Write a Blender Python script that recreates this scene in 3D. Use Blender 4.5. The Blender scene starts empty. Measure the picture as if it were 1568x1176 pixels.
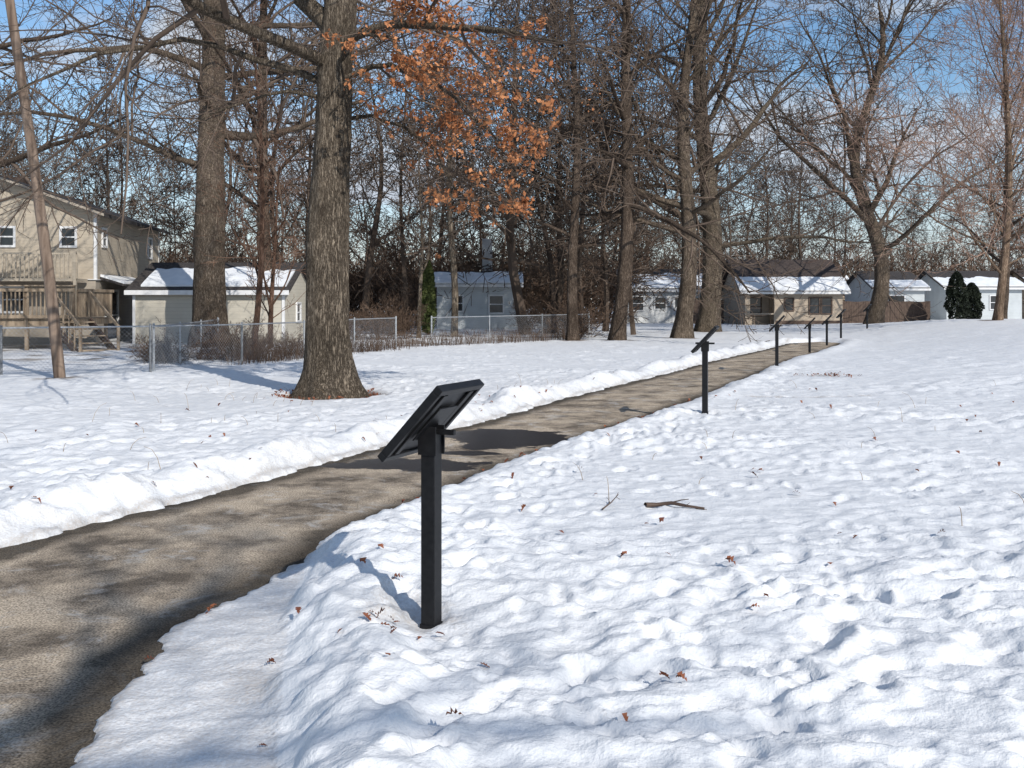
import bpy, math, numpy as np
from mathutils import Vector
scene=bpy.context.scene
# ---------------------------------------------------------------- materials
def mat(name):
    m=bpy.data.materials.new(name); m.use_nodes=True
    nt=m.node_tree; b=nt.nodes['Principled BSDF']
    return m,nt,b
def N(nt,t,**k):
    n=nt.nodes.new(t)
    for a,v in k.items():
        if a.startswith('i_'): n.inputs[a[2:].replace('_',' ')].default_value=v
        else: setattr(n,a,v)
    return n
def noise_mat(name,c1,c2,scale=5,rough=.8,bump=.2,stretch=(1,1,1),dist=.02,detail=4,lo=.35,hi=.65,spec=.3,bscale=None,metal=0):
    m,nt,b=mat(name); L=nt.links.new
    tc=N(nt,'ShaderNodeTexCoord'); mp=N(nt,'ShaderNodeMapping'); mp.inputs['Scale'].default_value=stretch
    L(tc.outputs['Object'],mp.inputs['Vector'])
    n=N(nt,'ShaderNodeTexNoise'); n.inputs['Scale'].default_value=scale; n.inputs['Detail'].default_value=detail
    L(mp.outputs['Vector'],n.inputs['Vector'])
    r=N(nt,'ShaderNodeValToRGB'); r.color_ramp.elements[0].position=lo; r.color_ramp.elements[1].position=hi
    r.color_ramp.elements[0].color=(*c1,1); r.color_ramp.elements[1].color=(*c2,1)
    L(n.outputs['Fac'],r.inputs['Fac']); L(r.outputs['Color'],b.inputs['Base Color'])
    b.inputs['Roughness'].default_value=rough; b.inputs['Specular IOR Level'].default_value=spec
    b.inputs['Metallic'].default_value=metal
    if bump>0:
        bp=N(nt,'ShaderNodeBump'); bp.inputs['Strength'].default_value=bump; bp.inputs['Distance'].default_value=dist
        L(n.outputs['Fac'],bp.inputs['Height']); L(bp.outputs['Normal'],b.inputs['Normal'])
    return m
def matte(name,c1,c2):
    """cheap diffuse for masses of twigs"""
    m=bpy.data.materials.new(name); m.use_nodes=True; nt=m.node_tree; L=nt.links.new
    nt.nodes.remove(nt.nodes['Principled BSDF']); d=N(nt,'ShaderNodeBsdfDiffuse'); L(d.outputs[0],nt.nodes['Material Output'].inputs['Surface'])
    tc=N(nt,'ShaderNodeTexCoord'); n=N(nt,'ShaderNodeTexNoise'); n.inputs['Scale'].default_value=.8; n.inputs['Detail'].default_value=1; L(tc.outputs['Object'],n.inputs['Vector'])
    r=N(nt,'ShaderNodeMixRGB'); r.inputs[1].default_value=(*c1,1); r.inputs[2].default_value=(*c2,1); L(n.outputs['Fac'],r.inputs[0]); L(r.outputs[0],d.inputs['Color'])
    return m
def bark_mat(name,c1,c2,big=True):
    m,nt,b=mat(name); L=nt.links.new
    tc=N(nt,'ShaderNodeTexCoord'); mp=N(nt,'ShaderNodeMapping'); mp.inputs['Scale'].default_value=(1,1,.11)
    L(tc.outputs['Object'],mp.inputs['Vector'])
    v=N(nt,'ShaderNodeTexVoronoi'); v.feature='DISTANCE_TO_EDGE'; v.inputs['Scale'].default_value=22 if big else 14
    n=N(nt,'ShaderNodeTexNoise'); n.inputs['Scale'].default_value=16; n.inputs['Detail'].default_value=4; n.inputs['Roughness'].default_value=.75
    mv=N(nt,'ShaderNodeMixRGB'); mv.blend_type='ADD'; mv.inputs[0].default_value=.22
    L(mp.outputs[0],n.inputs['Vector']); L(mp.outputs[0],mv.inputs[1]); L(n.outputs['Color'],mv.inputs[2]); L(mv.outputs[0],v.inputs['Vector'])
    mr=N(nt,'ShaderNodeMapRange'); mr.inputs['From Max'].default_value=.25; mr.inputs['To Min'].default_value=.22; L(v.outputs['Distance'],mr.inputs['Value'])
    n3=N(nt,'ShaderNodeTexNoise'); n3.inputs['Scale'].default_value=28; n3.inputs['Detail'].default_value=5; n3.inputs['Roughness'].default_value=.75
    mp3=N(nt,'ShaderNodeMapping'); mp3.inputs['Scale'].default_value=(1,1,.35); L(tc.outputs['Object'],mp3.inputs[0]); L(mp3.outputs[0],n3.inputs['Vector'])
    mul=N(nt,'ShaderNodeMath'); mul.operation='MULTIPLY'; L(mr.outputs[0],mul.inputs[0]); L(n3.outputs['Fac'],mul.inputs[1])
    r=N(nt,'ShaderNodeValToRGB'); r.color_ramp.elements[0].position=.10; r.color_ramp.elements[1].position=.6
    r.color_ramp.elements[0].color=(*c1,1); r.color_ramp.elements[1].color=(*c2,1)
    L(mul.outputs[0],r.inputs['Fac']); 
    n2=N(nt,'ShaderNodeTexNoise'); n2.inputs['Scale'].default_value=1.3; n2.inputs['Detail'].default_value=3; L(tc.outputs['Object'],n2.inputs['Vector'])
    r2=N(nt,'ShaderNodeMapRange'); r2.inputs['From Min'].default_value=.3; r2.inputs['From Max'].default_value=.7; r2.inputs['To Min'].default_value=.62; r2.inputs['To Max'].default_value=1.2
    L(n2.outputs['Fac'],r2.inputs['Value'])
    mm=N(nt,'ShaderNodeVectorMath'); mm.operation='SCALE'; L(r.outputs[0],mm.inputs[0]); L(r2.outputs[0],mm.inputs['Scale'])
    L(mm.outputs[0],b.inputs['Base Color'])
    bp=N(nt,'ShaderNodeBump'); bp.inputs['Strength'].default_value=1.0; bp.inputs['Distance'].default_value=.06
    L(mul.outputs[0],bp.inputs['Height']); L(bp.outputs[0],b.inputs['Normal'])
    b.inputs['Roughness'].default_value=.95; b.inputs['Specular IOR Level'].default_value=.1
    return m
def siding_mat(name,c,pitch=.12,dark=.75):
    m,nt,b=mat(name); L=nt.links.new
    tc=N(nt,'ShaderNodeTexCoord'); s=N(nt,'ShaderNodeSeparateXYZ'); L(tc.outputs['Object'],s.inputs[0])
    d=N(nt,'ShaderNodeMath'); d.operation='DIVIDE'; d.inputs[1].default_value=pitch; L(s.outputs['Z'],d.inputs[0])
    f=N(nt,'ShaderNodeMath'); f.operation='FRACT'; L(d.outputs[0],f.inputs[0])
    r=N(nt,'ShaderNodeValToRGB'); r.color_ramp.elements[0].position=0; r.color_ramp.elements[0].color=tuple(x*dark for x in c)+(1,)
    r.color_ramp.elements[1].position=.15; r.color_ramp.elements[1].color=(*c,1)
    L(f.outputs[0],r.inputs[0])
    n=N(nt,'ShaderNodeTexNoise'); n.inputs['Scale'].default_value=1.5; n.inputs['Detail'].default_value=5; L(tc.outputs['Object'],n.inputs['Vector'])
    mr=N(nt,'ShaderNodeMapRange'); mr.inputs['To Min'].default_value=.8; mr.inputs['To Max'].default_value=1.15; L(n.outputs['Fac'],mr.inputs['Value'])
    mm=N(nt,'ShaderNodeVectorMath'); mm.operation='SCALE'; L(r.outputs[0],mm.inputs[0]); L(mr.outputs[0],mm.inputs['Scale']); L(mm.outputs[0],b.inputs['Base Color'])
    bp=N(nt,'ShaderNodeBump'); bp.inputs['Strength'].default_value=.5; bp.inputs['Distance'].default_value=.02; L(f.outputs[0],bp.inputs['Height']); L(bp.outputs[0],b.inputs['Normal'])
    b.inputs['Roughness'].default_value=.7
    return m
M_bark=bark_mat('bark_grey',(.045,.033,.024),(.37,.30,.225))
M_barkB=bark_mat('bark_brown',(.045,.03,.022),(.25,.19,.145))
M_barkC=bark_mat('bark_warm_grey',(.06,.042,.03),(.36,.285,.215))
M_barkL=bark_mat('bark_light',(.12,.09,.065),(.42,.35,.27),False)
M_barkR=bark_mat('bark_reddish',(.08,.045,.03),(.28,.17,.12),False)
M_barkT=bark_mat('bark_tan',(.14,.09,.06),(.48,.35,.25),False)
M_twig=matte('twig_bark',(.055,.040,.031),(.19,.145,.115))
M_twigR=matte('twig_bark_reddish',(.10,.058,.04),(.27,.17,.12))
M_twigT=matte('twig_bark_tan',(.17,.105,.08),(.45,.31,.24))
M_dist=matte('distant_bark',(.035,.026,.021),(.155,.118,.093))
M_shrub=matte('shrub_twig',(.045,.03,.022),(.19,.132,.097))
M_leaf=noise_mat('oak_leaf_orange',(.27,.095,.035),(.52,.23,.10),2.5,.7,0,detail=1)
M_fleaf=noise_mat('fallen_leaf_brown',(.12,.035,.02),(.28,.10,.045),6,.7,0)
M_snowroof=noise_mat('roof_snow',(.70,.72,.75),(.82,.83,.84),2,.6,.3,dist=.05)
M_black=noise_mat('black_powder_coat',(.006,.006,.007),(.011,.011,.012),30,.45,.05,dist=.001,spec=.28)
M_grime=noise_mat('sign_underside',(.012,.012,.014),(.03,.031,.033),14,.5,.02,dist=.001,spec=.35)
M_graphic=noise_mat('sign_print',(.12,.2,.16),(.5,.48,.38),9,.25,0,spec=.5)
M_wood=noise_mat('weathered_wood',(.17,.125,.085),(.36,.28,.20),6,.85,.3,(1,1,.15),.01)
M_pole=noise_mat('pole_wood',(.10,.068,.05),(.25,.185,.14),10,.9,.5,(1,1,.08),.02)
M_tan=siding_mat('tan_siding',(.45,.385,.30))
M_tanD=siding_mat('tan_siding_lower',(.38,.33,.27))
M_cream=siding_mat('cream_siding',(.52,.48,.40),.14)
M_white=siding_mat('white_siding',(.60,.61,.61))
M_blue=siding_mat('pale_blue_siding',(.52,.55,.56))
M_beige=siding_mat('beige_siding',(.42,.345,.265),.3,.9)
M_trim=noise_mat('white_trim',(.62,.62,.62),(.72,.72,.72),5,.5,0)
M_brown=noise_mat('brown_trim',(.07,.045,.035),(.11,.075,.055),5,.6,0)
M_roof=noise_mat('shingle_roof',(.028,.025,.025),(.07,.062,.058),14,.9,.3)
M_roofB=noise_mat('brown_shingle_roof',(.04,.03,.028),(.09,.07,.06),14,.9,.3)
M_glass=noise_mat('window_glass',(.012,.015,.018),(.03,.035,.04),1,.08,0,spec=.6)
M_steel=noise_mat('galvanised_steel',(.32,.33,.34),(.5,.51,.52),20,.45,0,metal=.6)
M_ever=noise_mat('evergreen_foliage',(.035,.05,.015),(.11,.13,.04),3,.8,0)
M_everD=noise_mat('dark_evergreen_foliage',(.006,.01,.006),(.022,.03,.016),3,.8,0)
M_stalk=noise_mat('dry_stalk',(.22,.15,.09),(.42,.32,.2),3,.9,0)

# ---------------------------------------------------------------- numpy noise
_r=np.random.RandomState(7); _A=_r.rand(256,256)*2*np.pi; _GX=np.cos(_A); _GY=np.sin(_A)
def perlin(x,y,s=0):
    x=np.asarray(x,float)+s*17.31; y=np.asarray(y,float)+s*9.77
    xi=np.floor(x).astype(int); yi=np.floor(y).astype(int); fx=x-xi; fy=y-yi
    def g(i,j,dx,dy):
        a=i&255; b=j&255; return _GX[a,b]*dx+_GY[a,b]*dy
    u=fx*fx*fx*(fx*(fx*6-15)+10); v=fy*fy*fy*(fy*(fy*6-15)+10)
    a=g(xi,yi,fx,fy); b=g(xi+1,yi,fx-1,fy); c=g(xi,yi+1,fx,fy-1); d=g(xi+1,yi+1,fx-1,fy-1)
    return (a+(b-a)*u)*(1-v)+(c+(d-c)*u)*v
def ss(t): t=np.clip(t,0,1); return t*t*(3-2*t)

# ---------------------------------------------------------------- mesh building
def build(name,V,Q,mats,midx=None,smooth=False,attrs=None,parent=None,loc=None):
    me=bpy.data.meshes.new(name); V=np.asarray(V,dtype=np.float32); Q=np.asarray(Q,dtype=np.int32)
    me.vertices.add(len(V)); me.vertices.foreach_set('co',V.ravel())
    nf=len(Q); me.loops.add(nf*4); me.loops.foreach_set('vertex_index',Q.ravel())
    me.polygons.add(nf); me.polygons.foreach_set('loop_start',np.arange(nf,dtype=np.int32)*4)
    try: me.polygons.foreach_set('loop_total',np.full(nf,4,dtype=np.int32))
    except Exception: pass
    for m in mats: me.materials.append(m)
    if midx is not None: me.polygons.foreach_set('material_index',np.asarray(midx,dtype=np.int32))
    me.polygons.foreach_set('use_smooth',np.full(nf,smooth,dtype=bool))
    if attrs:
        for k,a in attrs.items():
            at=me.attributes.new(k,'FLOAT','POINT'); at.data.foreach_set('value',np.asarray(a,dtype=np.float32).ravel())
    me.update(calc_edges=True)
    ob=bpy.data.objects.new(name,me); scene.collection.objects.link(ob)
    if parent: ob.parent=parent
    if loc is not None: ob.location=loc
    return ob
def empty(name,loc,rz=0):
    e=bpy.data.objects.new(name,None); scene.collection.objects.link(e); e.location=loc; e.rotation_euler=(0,0,rz); e.empty_display_size=.3
    return e
BQ=np.array([[0,3,2,1],[4,5,6,7],[0,1,5,4],[1,2,6,5],[2,3,7,6],[3,0,4,7]])
def boxv(x0,x1,y0,y1,z0,z1):
    return np.array([[x0,y0,z0],[x1,y0,z0],[x1,y1,z0],[x0,y1,z0],[x0,y0,z1],[x1,y0,z1],[x1,y1,z1],[x0,y1,z1]],float)
def part(parent,name,boxes,m,bevel=0):
    V=[];Q=[];k=0
    for b in boxes:
        v=boxv(*b) if len(b)==6 else np.asarray(b,float)
        V.append(v); Q.append(BQ+k); k+=8
    o=build(name,np.concatenate(V),np.concatenate(Q),[m],parent=parent)
    if bevel:
        md=o.modifiers.new('bevel','BEVEL'); md.width=bevel; md.segments=2
    return o
def poly(parent,name,V,F,m):
    me=bpy.data.meshes.new(name); me.from_pydata([tuple(v) for v in V],[],F); me.materials.append(m); me.update()
    o=bpy.data.objects.new(name,me); scene.collection.objects.link(o); o.parent=parent; return o
def beam(p,q,w,h):
    p=np.array(p,float);q=np.array(q,float);t=(q-p)/np.linalg.norm(q-p)
    r=np.array([0,0,1.]) if abs(t[2])<.9 else np.array([1.,0,0])
    u=np.cross(t,r);u/=np.linalg.norm(u);v=np.cross(u,t)
    o=[]
    for c in (p,q):
        for a,b in((-1,-1),(1,-1),(1,1),(-1,1)): o.append(c+u*a*w/2+v*b*h/2)
    return np.array(o)
_tr=np.random.RandomState(77)
def tubes(P,R,sides,radf=None):
    B,n,_=P.shape
    T=np.gradient(P,axis=1); T/=np.linalg.norm(T,axis=2,keepdims=True)+1e-9
    if sides==2:                                   # twig as a flat ribbon
        ref=_tr.randn(B,1,3); ref/=np.linalg.norm(ref,axis=2,keepdims=True)
        U=np.cross(T,ref); U/=np.linalg.norm(U,axis=2,keepdims=True)+1e-9
        V=np.stack([P-U*R[...,None],P+U*R[...,None]],2)
        idx=np.arange(B*n*2).reshape(B,n,2)
        Q=np.stack([idx[:,:-1,0],idx[:,:-1,1],idx[:,1:,1],idx[:,1:,0]],-1).reshape(-1,4)
        return V.reshape(-1,3),Q
    mt=np.abs(T.mean(1)); ref=np.eye(3)[np.argmin(mt,axis=1)][:,None,:]
    U=np.cross(T,ref); U/=np.linalg.norm(U,axis=2,keepdims=True)+1e-9; W=np.cross(T,U)
    a=np.arange(sides)*2*np.pi/sides
    rr=R[:,:,None]*np.ones(sides)
    if radf is not None: rr=rr*radf
    V=P[:,:,None,:]+rr[...,None]*(np.cos(a)[:,None]*U[:,:,None,:]+np.sin(a)[:,None]*W[:,:,None,:])
    idx=np.arange(B*n*sides).reshape(B,n,sides)
    a0=idx[:,:-1,:];a1=idx[:,1:,:]
    Q=np.stack([a0,np.roll(a0,-1,2),np.roll(a1,-1,2),a1],-1).reshape(-1,4)
    return V.reshape(-1,3),Q
def cat(parts):
    V=[];Q=[];M=[];k=0
    for v,q,m in parts:
        V.append(v);Q.append(q+k);M.append(np.full(len(q),m));k+=len(v)
    return np.concatenate(V),np.concatenate(Q),np.concatenate(M)
def branch(rng,P,R,k,n,lmul,a0,a1,tmin,wob,up,rmul,rtip=.35,rmin=.003,tmax=1.0,sag=0):
    B,m,_=P.shape
    L=np.linalg.norm(np.diff(P,axis=1),axis=2).sum(1)
    pi=np.repeat(np.arange(B),k); j=np.tile(np.arange(k),B)
    t=tmin+(tmax-tmin)*((j+rng.rand(B*k))/k)
    s=t*(m-1); i=np.minimum(s.astype(int),m-2); f=(s-i)[:,None]
    p=P[pi,i]*(1-f)+P[pi,i+1]*f; r=R[pi,i]*(1-f[:,0])+R[pi,i+1]*f[:,0]
    T=P[pi,i+1]-P[pi,i]; T/=np.linalg.norm(T,axis=1,keepdims=True)+1e-9
    ref=np.where(np.abs(T[:,2:3])<.9,np.array([[0,0,1.]]),np.array([[1.,0,0]]))
    u=np.cross(T,ref);u/=np.linalg.norm(u,axis=1,keepdims=True)+1e-9;w=np.cross(T,u)
    az=j*2.4+np.repeat(rng.rand(B)*6.28,k)+rng.randn(B*k)*.5
    tt=(t-tmin)/(tmax-tmin+1e-6); a=np.radians(a0+(a1-a0)*tt+rng.randn(B*k)*8)
    d=np.cos(a)[:,None]*T+np.sin(a)[:,None]*(np.cos(az)[:,None]*u+np.sin(az)[:,None]*w)
    ln=L[pi]*lmul*(1-.55*t)*(.65+.7*rng.rand(B*k))
    r0=np.maximum(r*rmul*(.65+.5*rng.rand(B*k)),rmin); r0=np.minimum(r0,r*.95+.0005)
    out=np.zeros((B*k,n,3)); out[:,0]=p
    for q in range(1,n):
        d=d+rng.randn(B*k,3)*wob; d[:,2]+=up-sag*(1-tt)
        d/=np.linalg.norm(d,axis=1,keepdims=True)
        p=p+d*(ln/(n-1))[:,None]; out[:,q]=p
    RR=np.maximum(r0[:,None]*(1-(1-rtip)*np.linspace(0,1,n)[None,:]),rmin)
    return out,RR
def resample(pts,n):
    pts=np.array(pts,float); s=np.concatenate([[0],np.cumsum(np.linalg.norm(np.diff(pts,axis=0),axis=1))]); t=np.linspace(0,s[-1],n)
    o=np.stack([np.interp(t,s,pts[:,i]) for i in range(3)],-1)
    o[1:-1]=(o[:-2]+2*o[1:-1]+o[2:])/4; return o
def leaves_geo(rng,C,size,flat=False):
    n=len(C); a=rng.randn(n,3)
    a/=np.linalg.norm(a,axis=1,keepdims=True); b=rng.randn(n,3)
    b-=a*(a*b).sum(1,keepdims=True); b/=np.linalg.norm(b,axis=1,keepdims=True); nn=np.cross(a,b)
    s=size*(.6+.8*rng.rand(n))[:,None]
    pts=np.stack([C-a*s*.5,C+b*s*.28+nn*s*.12,C+a*s*.5,C-b*s*.28+nn*s*.12],1).reshape(-1,3)
    return pts,np.arange(4*n).reshape(n,4)
def tree_geo(seed,h,r,trunk=None,lv=(12,6,5,4),tmin=.35,a=(70,30),lmul=.5,wob=.1,up=.04,sides=12,rmin=.004,flare=.5,npt=30,rmul=.5,sag=0,l2a=(60,35),lean=(0,0),curv=.02,leaf=None,rtop=.25,loc=(0,0),tup=.03,extra=None,sds=(6,4,3,2,2),npts=(10,7,5,3,3)):
    rng=np.random.RandomState(seed)
    z=np.linspace(0,1,npt)**1.15
    if trunk is None:
        w1=rng.randn(2)*curv; w2=rng.randn(2)*curv*.5
        x=lean[0]*z*h+h*(w1[0]*np.sin(z*3.3)+w2[0]*np.sin(z*9)); y=lean[1]*z*h+h*(w1[1]*np.sin(z*3)+w2[1]*np.sin(z*8))
    else:
        tz=np.array([q[2] for q in trunk]); x=np.interp(z*h,tz,[q[0] for q in trunk]); y=np.interp(z*h,tz,[q[1] for q in trunk])
    P=np.stack([x,y,z*h],-1)[None]
    R=(r*(1-(1-rtop)*z**1.1))[None]
    zz=(z*h)[:,None]; ang=np.arange(sides)*2*np.pi/sides
    fl=1+flare*np.exp(-zz/(.9*r+.08))*(1+.45*np.cos(ang[None]*5+seed)+.25*np.cos(ang[None]*3+seed*2))
    lump=1+.10*perlin(np.cos(ang)[None]*1.6+seed,zz*.9+np.sin(ang)[None]*1.6,3)+.12*perlin(np.cos(ang)[None]*5+seed,zz*1.3+np.sin(ang)[None]*5,4)
    parts=[]
    P0=P.copy(); P0[:,0,2]-=.25
    v,q=tubes(P0,R,sides,(fl*lump)[None]); parts.append((v,q,0))
    cp,cr=P,R
    for li,k in enumerate(lv):
        if li==0:
            cp,cr=branch(rng,cp,cr,k,npts[0],lmul,a[0],a[1],tmin,wob,up,rmul,.22,rmin,.99,sag)
            if extra:
                ep=np.array([resample(e_[0],npts[0]) for e_ in extra]); ep[:,1:]+=rng.randn(*ep[:,1:].shape)*.04
                er=np.array([np.linspace(e_[1],e_[1]*.25,npts[0]) for e_ in extra]); cp=np.concatenate([cp,ep]); cr=np.concatenate([cr,er])
        elif li==1: cp,cr=branch(rng,cp,cr,k,npts[1],.62,l2a[0],l2a[1],.18,wob*1.2,tup,.6,.3,rmin)
        elif li==2: cp,cr=branch(rng,cp,cr,k,npts[2],.6,55,35,.15,wob*1.4,tup*.8,.62,.35,rmin)
        elif li==3: cp,cr=branch(rng,cp,cr,k,npts[3],.62,50,35,.12,wob*1.5,tup*.6,.65,.4,rmin)
        else: cp,cr=branch(rng,cp,cr,k,npts[4],.65,50,30,.1,wob*1.5,tup*.5,.7,.5,rmin)
        v,q=tubes(cp,cr,sds[li]); parts.append((v,q,0 if li==0 else 2))
    if leaf:
        size,thr,per,filt=leaf
        W=cp[:,-1]+np.array([loc[0],loc[1],0])
        cl=perlin(W[:,0]*.9+W[:,2]*.35,W[:,2]*.9+W[:,1]*.4,11)+rng.randn(len(W))*.08
        ok=(cl>thr)&filt(W)
        src=cp[ok]
        if len(src):
            src=np.repeat(src,per,0); t=rng.rand(len(src)); i=np.minimum((t*(src.shape[1]-1)).astype(int),src.shape[1]-2)
            ff=(t*(src.shape[1]-1)-i)[:,None]; ar=np.arange(len(src))
            C=src[ar,i]*(1-ff)+src[ar,i+1]*ff+rng.randn(len(src),3)*.03; C[:,2]-=.03
            v,q=leaves_geo(rng,C,size); parts.append((v,q,1))
    return cat(parts)

# ---------------------------------------------------------------- terrain
ry=np.array([-60,0,3.35,4.0,4.95,6.0,7.06,7.74,8.14,9.52,10.67,12,14.1,17.5,20.9,27.3,34.3,39.3,45,60,90])
rx=np.array([-2.6,-1.5,-1.55,-1.66,-1.74,-1.40,-1.22,-.95,-.70,-.25,.33,.93,2.03,3.55,5.0,7.8,11.2,13.4,15.,17.5,20])
ly=np.array([-60,0,3,5,6.35,7.38,8.14,8.96,10.2,12,13.3,16,19.2,22.9,27.3,35.3,39.3,45,60,90])
lx=np.array([-6.0,-4.8,-4.4,-3.95,-3.5,-3.1,-2.70,-2.35,-1.85,-1.05,-.39,.72,2.12,3.75,5.75,9.5,11.3,13.0,15.4,17.5])
_ty=np.arange(-60,90,.05)
_k=np.exp(-np.linspace(-2,2,21)**2);_k/=_k.sum()
_xr=np.convolve(np.pad(np.interp(_ty,ry,rx),10,'edge'),_k,'valid'); _xl=np.convolve(np.pad(np.interp(_ty,ly,lx),10,'edge'),_k,'valid')
def XR(y): return np.interp(y,_ty,_xr)
def XL(y): return np.interp(y,_ty,_xl)
def base(x,y):
    xm=np.interp(y,[0,14,34,60],[-1.5,2,11,15.])
    u=ss((x-xm-.8)/9.); v=ss((y-8)/30.)*(1-ss((y-46)/24.))
    return .66*u*v+.05*perlin(x*.12,y*.12,5)*ss((np.hypot(x,y)-4)/8)
BKY=[-60,0,3.35,4.9,5.6,6.3]; BKX=[-1.6,-.60,-.86,-1.18,-1.28,-1.33]
def snow(x,y,sp):
    xr=XR(y);xl=XL(y)
    e=.10*perlin(x*1.3,y*1.3,21)+.08*perlin(x*4,y*4,22)+.055*perlin(x*11,y*11,23)
    slope=(XR(y+.2)-XR(y-.2))/.4; cf=1/np.sqrt(1+slope**2)
    bank=np.where(y<6.3,np.interp(y,BKY,BKX),xr)
    cov=1.6*ss((y-37.5)/3.)            # snow has closed over the path beyond the bend
    dR=(x-xr)*cf+e+cov; dB=(x-np.maximum(bank,xr))*cf+e*.9+cov; dL=(xl-x)*cf+e+cov
    def prof(d,hh,rd,w=.42): 
        return -.06+.085*ss((d+.02)/.05)+hh*ss(d/.24)+rd*np.exp(-((d-w)/.2)**2)*(d>0)
    nb=1-ss((y-5.5)/1.5)
    zr=np.where(dR>0,-.06+.08*ss((dR+.02)/.05),-.06)
    rv=.8+1.2*perlin(x*.8+3,y*.8,30)
    zr=np.maximum(zr,prof(dB,.085+.03*nb,.05*rv+.03*nb))
    zl=prof(dL,.07,.15*rv,.36)
    mid=(xl+xr)/2
    z=np.where(x>mid,zr,zl)
    out=np.clip(np.maximum(dB,dL)/.25,0,1); shelf=np.clip(dR/.1,0,1)*(1-out)
    def at(w): return np.clip(w/(3.0*sp),0,1)**1.2
    wx=x+.22*perlin(x*1.7,y*1.7,40)+.05*perlin(x*7,y*7,48); wy=y+.22*perlin(x*1.7,y*1.7,41)+.05*perlin(x*7,y*7,49)
    cx=wx*.94+wy*.34; cy=-wx*.34+wy*.94
    amp=np.clip(.85+1.4*perlin(x*.33,y*.4,42),.25,1.45)
    rub=np.exp(-((np.maximum(dB,dL)-.4)/.35)**2)      # rougher rubble along the ploughed edge
    s1=perlin(cx*1.5,cy*2.6,43); s2=perlin(cx*3.1,cy*5.4,44); s3=perlin(cx*6.5,cy*10.5,45); s4=perlin(x*14,y*18,46); s5=perlin(x*30,y*34,52)
    r1=1-np.abs(perlin(cx*2.2,cy*3.9+.5*s1,53))*2.2; r2=1-np.abs(perlin(cx*4.6,cy*8.2+.5*s2,54))*2.2; r3_=1-np.abs(perlin(cx*9.5,cy*16,55))*2.2
    n=.03*perlin(x*.5,y*.6,47)+amp*(.036*s1*at(.5)+.036*s2*at(.25)+(.022+.02*rub)*s3*at(.12)+(.010+.012*rub)*s4*at(.06)+.004*s5*at(.035)+.024*r1*at(.3)+.019*r2*at(.14)+.007*r3_*at(.07))-.01
    z=z+n*out+shelf*(.014*perlin(x*5,y*5,50)+.012*s3+.004*s4)-.02*out
    z=z-.07*np.exp(-(((x+.45)/.38)**2+((y-4.75)/.45)**2))
    return z+base(x,y)
def axis(lo,hi,d0,g,c=0):
    a=[c]; 
    while a[-1]<hi: a.append(a[-1]+max(d0,g*abs(a[-1])))
    b=[c]
    while b[-1]>lo: b.append(b[-1]-max(d0,g*abs(b[-1])))
    return np.array(sorted(set(b+a)))
gx=axis(-420,420,.022,.0105)
gy=[2.2]
while gy[-1]<500: gy.append(gy[-1]+max(.019,.0054*gy[-1]))
gb=[2.2]
while gb[-1]>-200: gb.append(gb[-1]-max(.12,.12*abs(gb[-1]-2.2)))
gy=np.array(sorted(set(gb+gy)))
X,Y=np.meshgrid(gx,gy); SP=np.maximum(np.gradient(gx)[None,:],np.gradient(gy)[:,None]*.8)
Z=snow(X,Y,SP)
rng=np.random.RandomState(3)
def stamp(px,py,ang,a,b,dep):
    i0=np.searchsorted(gx,px-.35);i1=np.searchsorted(gx,px+.35);j0=np.searchsorted(gy,py-.35);j1=np.searchsorted(gy,py+.35)
    if i1<=i0 or j1<=j0: return
    xx=X[j0:j1,i0:i1]-px; yy=Y[j0:j1,i0:i1]-py
    u=(xx*math.cos(ang)+yy*math.sin(ang))/a; v=(-xx*math.sin(ang)+yy*math.cos(ang))/b
    r=np.sqrt(u*u+v*v)+.25*perlin(xx*9+px*3,yy*9+py*3,9)
    Z[j0:j1,i0:i1]+=-dep*(1-ss((r-.6)/.6))+dep*.4*np.exp(-((r-1.35)/.3)**2)
for _ in range(900):
    y=3+rng.rand()**1.4*20; x=XR(y)+.6+rng.rand()**1.5*(10)
    if y<6.3: x+=.5
    stamp(x,y,rng.randn()*.8+1.0,.09+.06*rng.rand(),.045+.03*rng.rand(),.008+.018*rng.rand())
for _ in range(400):
    y=7+rng.rand()*13; x=XL(y)-.7-rng.rand()*6
    stamp(x,y,rng.rand()*3,.12,.06,.01+.018*rng.rand())
for i in range(44):
    y=5.2+i*.52; x=XR(y)+1.0+.35*math.sin(y*.5)+(.12 if i%2 else -.12)
    stamp(x,y,1.1,.14,.06,.035)
soil_shade=np.zeros_like(Z)
TREEA=(-3.07,16.5)
dA=np.hypot(X-TREEA[0]-.08,(Y-TREEA[1])*.9)+.22*perlin(X*2.2,Y*2.2,60)
well=1-ss((dA-.62)/.3); Z-=well*.10; soil_shade=np.maximum(soil_shade,1-ss((dA-.72)/.16))
sx=(X-4.9)/1.0; sy=(Y-16.15-.1*np.sin(X*2))/.10
st=1-ss((np.abs(sy)+.8*perlin(X*4,Y*4,61)-.3)/.7); st*=(1-ss((np.abs(sx)-.85)/.3)); soil_shade=np.maximum(soil_shade,st*.9); Z-=st*.05
spt=np.hypot((X+.5)/.22,(Y-4.9)/.25)+1.1*perlin(X*7,Y*7,62); soil_shade=np.maximum(soil_shade,.3*(1-ss((spt-.5)/.8)))
d2=np.hypot((X-6.6)/.6,(Y-20.6)/.5)+1.2*perlin(X*5,Y*5,63); soil_shade=np.maximum(soil_shade,.35*(1-ss((d2-.4)/.6)))
TR=[(-10.5,34.,.7),(2.42,38.7,.4),(4.15,38.7,.5),(7.1,41.,.6),(10.,50.,.8),(21.,57.,.8),(22.,45.,.4),(-9.2,20.,.2)]
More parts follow.
